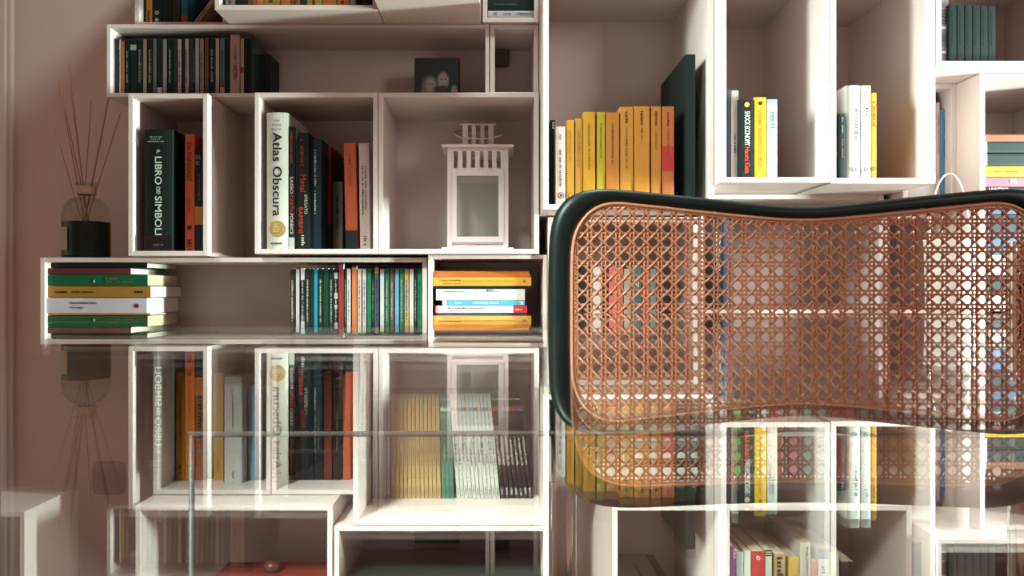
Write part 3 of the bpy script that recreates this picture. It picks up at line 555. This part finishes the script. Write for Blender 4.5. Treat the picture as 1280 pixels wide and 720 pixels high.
# ------------------------------------------------------------------ photo block
d = 1.70; z0 = BOX['L1']['z']+.0003
e = empty('photo_block', (X(546, d), d, z0), 'black photo block showing two faces on the upper shelf', 'picture')
Wp = 28*d/F; Hp = Z(72, d)-z0
MB().box(-Wp, Wp, .001, .034, 0, Hp, .001).build('block', cm((18, 34, 34)), e)
pm = bpy.data.materials.new('photo_print'); pm.use_nodes = True; nt = pm.node_tree; b = nt.nodes['Principled BSDF']; b.inputs['Roughness'].default_value = .4
tc = nt.nodes.new('ShaderNodeTexCoord'); prev = None
def blob(cx, cz, rx, rz, val, soft=.35):
    global prev
    cx, cz, rx, rz = cx*1.2, cz*1.25+.005, rx*1.3, rz*1.3
    mp = nt.nodes.new('ShaderNodeMapping'); mp.inputs['Location'].default_value = (-cx/rx, 0, -cz/rz); mp.inputs['Scale'].default_value = (1/rx, 0, 1/rz)
    nt.links.new(tc.outputs['Object'], mp.inputs['Vector'])
    ln = nt.nodes.new('ShaderNodeVectorMath'); ln.operation = 'LENGTH'; nt.links.new(mp.outputs[0], ln.inputs[0])
    mr = nt.nodes.new('ShaderNodeMapRange'); mr.inputs['From Min'].default_value = 1-soft; mr.inputs['From Max'].default_value = 1; mr.inputs['To Min'].default_value = 1; mr.inputs['To Max'].default_value = 0
    nt.links.new(ln.outputs['Value'], mr.inputs['Value'])
    mx = nt.nodes.new('ShaderNodeMix'); mx.data_type = 'RGBA'
    nt.links.new(mr.outputs[0], mx.inputs[0]); mx.inputs[7].default_value = (*lin(val), 1)
    if prev: nt.links.new(prev, mx.inputs[6])
    else: mx.inputs[6].default_value = (*lin((20, 38, 38)), 1)
    prev = mx.outputs[2]
blob(-.012, .012, .016, .024, (112, 108, 104)); blob(-.0105, .018, .0085, .013, (150, 140, 134)); blob(.012, .008, .02, .014, (40, 50, 50)); blob(.011, .026, .0105, .0155, (146, 138, 132)); blob(.011, .013, .008, .006, (62, 60, 58)); blob(.008, .028, .002, .0014, (40, 40, 40)); blob(.015, .028, .002, .0014, (40, 40, 40)); blob(-.014, .02, .0016, .0012, (50, 50, 50)); blob(-.008, .02, .0016, .0012, (50, 50, 50)); blob(.030, .008, .006, .012, (130, 124, 118))
nt.links.new(prev, b.inputs['Base Color'])
MB().box(-Wp+.001, Wp-.001, 0, .0012, .001, Hp-.001).build('print', pm, e)
MB().box(0, .034, 0, .02, 0, .039, .003).build('junction_box', cm((120, 116, 108)), None, loc=(X(617, 1.78), 1.784, Z(81, 1.78))); tag(bpy.data.objects['junction_box'], 'small grey box fixed to the back of the narrow empty shelf box', 'box')

# ------------------------------------------------------------------ reed diffuser
d = 1.72; k = d/F; zt = BOX['M1']['top']
e = empty('reed_diffuser', (X(108, d), d, zt+.0003), 'glass reed diffuser bottle with dark liquid and thin sticks', 'diffuser')
q = lambda y: (320.8-y)*k
R = 28.5*k
gb = bpy.data.materials.new('bottle_glass'); gb.use_nodes = True; nt = gb.node_tree; nt.nodes.clear()
o_ = nt.nodes.new('ShaderNodeOutputMaterial'); mx = nt.nodes.new('ShaderNodeMixShader'); tr = nt.nodes.new('ShaderNodeBsdfTransparent'); gl_ = nt.nodes.new('ShaderNodeBsdfGlossy'); lw = nt.nodes.new('ShaderNodeLayerWeight')
lw.inputs['Blend'].default_value = .12; tr.inputs[0].default_value = (.86, .88, .84, 1); gl_.inputs['Roughness'].default_value = .04; gl_.inputs['Color'].default_value = (.8, .85, .8, 1)
ml = nt.nodes.new('ShaderNodeMath'); ml.operation = 'MULTIPLY'; ml.inputs[1].default_value = .35
nt.links.new(lw.outputs['Fresnel'], ml.inputs[0]); nt.links.new(ml.outputs[0], mx.inputs[0]); nt.links.new(tr.outputs[0], mx.inputs[1]); nt.links.new(gl_.outputs[0], mx.inputs[2]); nt.links.new(mx.outputs[0], o_.inputs[0])
prof = [(R*.94, q(320.8)), (R, q(318.5)), (R, q(272))]
for i in range(1, 9):
    t = i/8*math.pi/2; prof.append((10.5*k+(R-10.5*k)*math.cos(t), q(272)+(272-245)*k*math.sin(t)))
prof += [(10.2*k, q(230)), (13*k, q(229.4)), (13.4*k, q(227.8)), (13*k, q(226.3)), (9*k, q(226.3))]
MB().lathe(prof, 40, cap=False).build('bottle', gb, e, True)
MB().lathe([(R*.9, q(319.5)), (R*.965, q(318)), (R*.965, q(275.5))], 40).build('liquid', mat('dark_liquid', (16, 38, 34), .15, 0), e)
MB().lathe([(11.2*k, q(241)), (11.6*k, q(240)), (11.6*k, q(231.5)), (11.2*k, q(230.6))], 32, cap=False).build('neck_cord', mat('raffia', (186, 150, 122), .8, .25, 300), e)
pts = []; 
for i in range(7):
    a = math.radians(196+i*9)
    for z_ in (q(311), q(283)): pts.append(((R+.0006)*math.cos(a), (R+.0006)*math.sin(a), z_))
MB().poly(pts, [(2*i, 2*i+1, 2*i+3, 2*i+2) for i in range(6)]).build('label', cm((196, 176, 160)), e)
reed = mat('reed', (176, 130, 104), .8, .2, 200)
for (tx, ty, bx_, dy, r) in [(61, 89, 116, .012, 1.0), (66, 118, 112, -.01, .8), (74, 99, 120, .0, 1.1), (77, 104, 118, .012, 1.0), (97, 82, 112, -.012, .7), (130, 102, 100, .01, 1.5), (123, 128, 98, -.01, .8), (147, 138, 96, .004, .9)]:
    MB().tube([((bx_-108)*k, -dy*.8, q(316)), ((tx-108)*k, dy*3, q(ty))], .0011*r*1.0, 6).build('reed', reed, e)

# ------------------------------------------------------------------ wall socket, cable
e = empty('wall_socket', (X(137, WALL), WALL, Z(597, WALL)), 'brownish square wall socket with three holes at the lower left', 'socket')
sw = 21*WALL/F
mb = MB(); N = 24
def sq(r, y): return [(r*(abs(math.cos(t))**.4)*(1 if math.cos(t) > 0 else -1), y, r*(abs(math.sin(t))**.4)*(1 if math.sin(t) > 0 else -1)) for t in [2*math.pi*(i+.5)/N for i in range(N)]]
pts = sq(sw, 0)+sq(sw, -.005)+sq(sw*.9, -.008)+sq(sw*.55, -.0085)
mb.poly(pts, [tuple((j*N+i, j*N+(i+1) % N, (j+1)*N+(i+1) % N, (j+1)*N+i)) for j in range(3) for i in range(N)]+[tuple(range(3*N, 4*N))])
mb.build('plate', mat('socket_plastic', (122, 92, 78), .4), e)  # brown tint of the glass reflection is put into the plate colour
for (a, b_) in ((-.0055, .004), (.0055, .004), (0, -.008)):
    MB().box(a-.0022, a+.0022, -.0092, -.006, b_-.0022, b_+.0022, .001).build('pin_hole', cm((34, 34, 32)), e)
MB().tube([(X(92, 1.86), 1.868, Z(540, 1.86)), (X(93, 1.86), 1.868, Z(640, 1.86)), (X(95.5, 1.86), 1.868, Z(740, 1.86)), (X(95, 1.86), 1.868, .003)], .0022, 8).build('cable', cm((226, 214, 206)), None, True); tag(bpy.data.objects['cable'], 'thin white cable running down the wall at the lower left', 'cable')

# ------------------------------------------------------------------ chair
DC = 0.84; kc = DC/F
def cat(P, per=10):
    out = []; n = len(P)
    for i in range(n):
        p0, p1, p2, p3 = (Vector(P[(i+j-1) % n]) for j in range(4))
        for s_ in range(per):
            t = s_/per
            out.append(.5*((2*p1)+(-p0+p2)*t+(2*p0-5*p1+4*p2-p3)*t*t+(-p0+3*p1-3*p2+p3)*t**3))
    return out
half_o = [(1005, 257), (960, 254.8), (880, 246.5), (800, 239), (750, 236.5), (718, 243), (699, 259), (688.5, 285), (685, 330), (684.5, 430), (686, 500), (689, 555), (698, 590), (716, 615), (745, 630), (785, 635), (850, 634), (920, 632), (1005, 631)]
half_i = [(1005, 274), (960, 272), (880, 264.5), (805, 257), (765, 254.5), (741, 262), (724, 279), (715, 302), (712.5, 340), (712.5, 430), (712.5, 490), (715, 532), (722, 562), (737, 587), (762, 602), (795, 607), (850, 606.5), (920, 605), (1005, 604)]
def full(h): return h+[(2010-x, y) for x, y in h[-2:0:-1]]
O2, I2 = cat(full(half_o), 8), cat(full(half_i), 8)
MX = X(1005, DC); 
def curve_y(x): return .02*(1-((x-MX)/.27)**2)*-1*0+ .018*(((x-MX)/.27)**2)*-1+.012
def P3(p, off=0):
    x = X(p[0], DC); return Vector((x, DC+curve_y(x)+off, Z(p[1], DC)))
black = mat('black_lacquer_wood', (9, 20, 19), .42, .15, 14, .12, spec=.3)
chair = empty('cantilever_chair', (MX, DC, 0), 'cantilever chair with a caned back in a black frame on chrome tube', 'chair')
ci = Matrix.Translation(-chair.location)
def cb(mb, name, m, smooth=False, parent=None):
    for v in mb.bm.verts: v.co -= Vector(chair.location)
    return mb.build(name, m, parent or chair, smooth)
mb = MB(); NS = 14; rings = []
for po, pi in zip(O2, I2):
    a, b_ = P3(po), P3(pi); c = (a+b_)/2; u = (a-b_)/2; ring = []
    for j in range(NS):
        t = 2*math.pi*j/NS; ct, st = math.cos(t), math.sin(t)
        sx = abs(ct)**.75*(1 if ct >= 0 else -1); sy = abs(st)**.75*(1 if st >= 0 else -1)
        ring.append(mb.bm.verts.new(c+u*sx+Vector((0, .0125, 0))*sy))
    rings.append(ring)
for i in range(len(rings)):
    a, b_ = rings[i], rings[(i+1) % len(rings)]
    for j in range(NS): mb.bm.faces.new((a[j], a[(j+1) % NS], b_[(j+1) % NS], b_[j]))
frame = cb(mb, 'back_frame', black, True)
cane = mat('cane', (176, 112, 84), .32, .22, 120, .1)
spl = mat('cane_spline', (190, 124, 92), .5, .2, 120, .1)
ctr = Vector((1005, 430))
def inset(P, r):
    out = []; n = len(P)
    for i in range(n):
        t = (P[(i+1) % n]-P[i-1]).normalized(); nn = Vector((-t.y, t.x))
        if (P[i]+nn*3-ctr).length > (P[i]-ctr).length: nn = -nn
        out.append(P[i]+nn*r)
    return out
for r, rad in ((1.2, .0017), (4.4, .0010)):
    cb(MB().tube([P3(p, -.0105+ (.001 if r > 2 else 0)) for p in inset(I2, r)], rad, 8, True), 'cane_binding', spl, True)
# woven strands
poly = [(p.x, p.y) for p in inset(I2, -1.0)]
def inside(x, y):
    c = False; n = len(poly); j = n-1
    for i in range(n):
        xi, yi = poly[i]; xj, yj = poly[j]
        if (yi > y) != (yj > y) and x < (xj-xi)*(y-yi)/(yj-yi)+xi: c = not c
        j = i
    return c
PT = 17.75; ox, oy = 716.0+PT*.62, 268.0
mb = MB()
def strand(fn, n, r, off):
    seg = []
    for i in range(n+1):
        x, y, ph = fn(i)
        if 700 < x < 1300 and inside(x, y): seg.append((x, y, ph))
        else:
            if len(seg) > 2: emit(seg, r, off)
            seg = []
    if len(seg) > 2: emit(seg, r, off)
def emit(seg, r, off):
    mb.tube([P3((x+random.uniform(-.14, .14), y+random.uniform(-.14, .14)), -.0085+off+.0010*ph) for x, y, ph in seg], r*kc*1.2, 6, flat=.6)
stp = PT/4
for i in range(-2, 36):
    for sgn in (-1, 1):
        x = ox+PT*(i+.5)+sgn*2.5+random.uniform(-.25, .25)
        strand(lambda t, x=x, sgn=sgn, i=i: (x, 240+t*stp*.8, math.cos(2*math.pi*(240+t*stp*.8-oy)/PT+sgn*.9)), int(400/(stp*.8)), 1.15, 0)
for j in range(-2, 24):
    for sgn in (-1, 1):
        y = oy+PT*(j+.5)+sgn*2.5+random.uniform(-.25, .25)
        strand(lambda t, y=y, sgn=sgn: (700+t*stp*.8, y, -math.cos(2*math.pi*(700+t*stp*.8-ox)/PT+sgn*.9)), int(600/(stp*.8)), 1.15, .0004)
for m_ in range(-40, 60):
    # down-right diagonals lie in front, up-right ones behind
    c = (m_+.5)*PT
    strand(lambda t, c=c: (700+t*stp*.7, oy+(700+t*stp*.7-ox)+c, math.cos(2*math.pi*(700+t*stp*.7-ox)/PT)*.8), int(600/(stp*.7)), 1.25, -.0011)
    strand(lambda t, c=c: (700+t*stp*.7, oy-(700+t*stp*.7-ox)+c, -math.cos(2*math.pi*(700+t*stp*.7-ox)/PT)*1.3), int(600/(stp*.7)), 1.25, -.0004)
cn = cb(mb, 'woven_cane', cane, True); cn['kind'] = 'stuff'
chrome = mat('chrome', (214, 206, 200), .08, .0, metal=1)
# tube frame: up the left side behind the back, down to the seat, forward and down to the floor runners
for sg in (-1, 1):
    tx = MX+sg*(MX-X(708, DC)); yb = DC+.032
    pts = [(tx, yb, Z(300, DC)), (tx, yb, .56), (tx, yb, .47)]
    for i in range(0, 7):
        a = math.pi/2*i/6; pts.append((tx, yb-.05*(1-math.cos(a)), .46-.05*math.sin(a)))
    pts += [(tx, yb-.38, .41)]
    for i in range(1, 9):
        a = math.pi/2*i/8; pts.append((tx, yb-.38-.07*math.sin(a), .34+.07*math.cos(a)))
    pts += [(tx, yb-.45, .09)]
    for i in range(1, 9):
        a = math.pi/2*i/8; pts.append((tx, yb-.38-.07*math.cos(a), .083-.07*math.sin(a)))
    pts += [(tx, yb+.0, .0135)]
    cb(MB().tube(pts, .0135, 16, flataxis=(1, 0, 0)), 'chrome_tube', chrome, True)
cb(MB().tube([(MX-.25, DC+.032, .0135), (MX+.25, DC+.032, .0135)], .0132, 14), 'floor_bar', chrome, True)
sm = MB().box(MX-.235, MX+.235, DC-.42, DC-.02, .418, .444, .012)
cb(sm, 'seat_frame', black)
cb(MB().box(MX-.19, MX+.19, DC-.38, DC-.06, .442, .4465, .002), 'seat_cane', cane)

# ------------------------------------------------------------------ glass table
gm = bpy.data.materials.new('table_glass'); gm.use_nodes = True; nt = gm.node_tree; nt.nodes.clear()
o_ = nt.nodes.new('ShaderNodeOutputMaterial'); mx = nt.nodes.new('ShaderNodeMixShader'); tr = nt.nodes.new('ShaderNodeBsdfTransparent'); gl_ = nt.nodes.new('ShaderNodeBsdfGlossy')
fr = nt.nodes.new('ShaderNodeFresnel'); ge = nt.nodes.new('ShaderNodeNewGeometry'); mr = nt.nodes.new('ShaderNodeMapRange')
mr.inputs['To Min'].default_value = 1.5; mr.inputs['To Max'].default_value = 1/1.5
nt.links.new(ge.outputs['Backfacing'], mr.inputs['Value']); nt.links.new(mr.outputs[0], fr.inputs['IOR'])
tr.inputs[0].default_value = (.97, .985, .975, 1); gl_.inputs['Roughness'].default_value = 0.0; gl_.inputs['Color'].default_value = (1, 1, 1, 1)
nt.links.new(fr.outputs[0], mx.inputs[0]); nt.links.new(tr.outputs[0], mx.inputs[1]); nt.links.new(gl_.outputs[0], mx.inputs[2]); nt.links.new(mx.outputs[0], o_.inputs[0])
DE = F*.0225/29.5
t = empty('glass_table', (0, .4, 0), 'clear glass table top on thin metal rods mirroring the shelves', 'table')
ob = MB().box(-1.0, 1.0, -.45, DE-.4, TT-.008, TT).build('glass_top', gm, t)
rod = mat('brushed_metal', (84, 74, 72), .5, .05)
dl = .745
def rodb(a, b_, name): return MB().tube([(a[0], a[1]-.4, a[2]), (b_[0], b_[1]-.4, b_[2])], .0026, 10).build(name, rod, t, True)
zr = Z(543, dl); xr = X(239.5, dl)
rodb((xr, dl, .003), (xr, dl, zr), 'leg'); rodb((xr-.0026, dl, zr), (.9, dl, zr+.003), 'rail')
for (lx, ly) in ((X(-3, .745), dl), (.9, dl), (-.9, 0), (.9, 0)):
    rodb((lx, ly, .001), (lx, ly, TT-.008), 'leg')
# white bucket handle behind the chair rail
e = empty('wire_handle_bucket', (X(1187, 1.47), 1.47, BOX['J3']['top']+.0005), 'tall white bin whose thin loop handle shows above the black chair rail', 'bucket')
kb = 1.47/F
zc = Z(300, 1.47)-BOX['J3']['top']
MB().lathe([(.030, 0), (.042, zc-.002), (.044, zc), (.041, zc)], 32, cap=False).lathe([(.03, .002), (.029, .001)], 32).build('bucket', white, e, True)
zt_ = Z(217, 1.47)-BOX['J3']['top']
MB().tube([(.036*math.cos(a), 0, zc+(zt_-zc)*math.sin(a)) for a in [math.pi*i/24 for i in range(25)]], .0012, 8).build('handle', white, e, True)
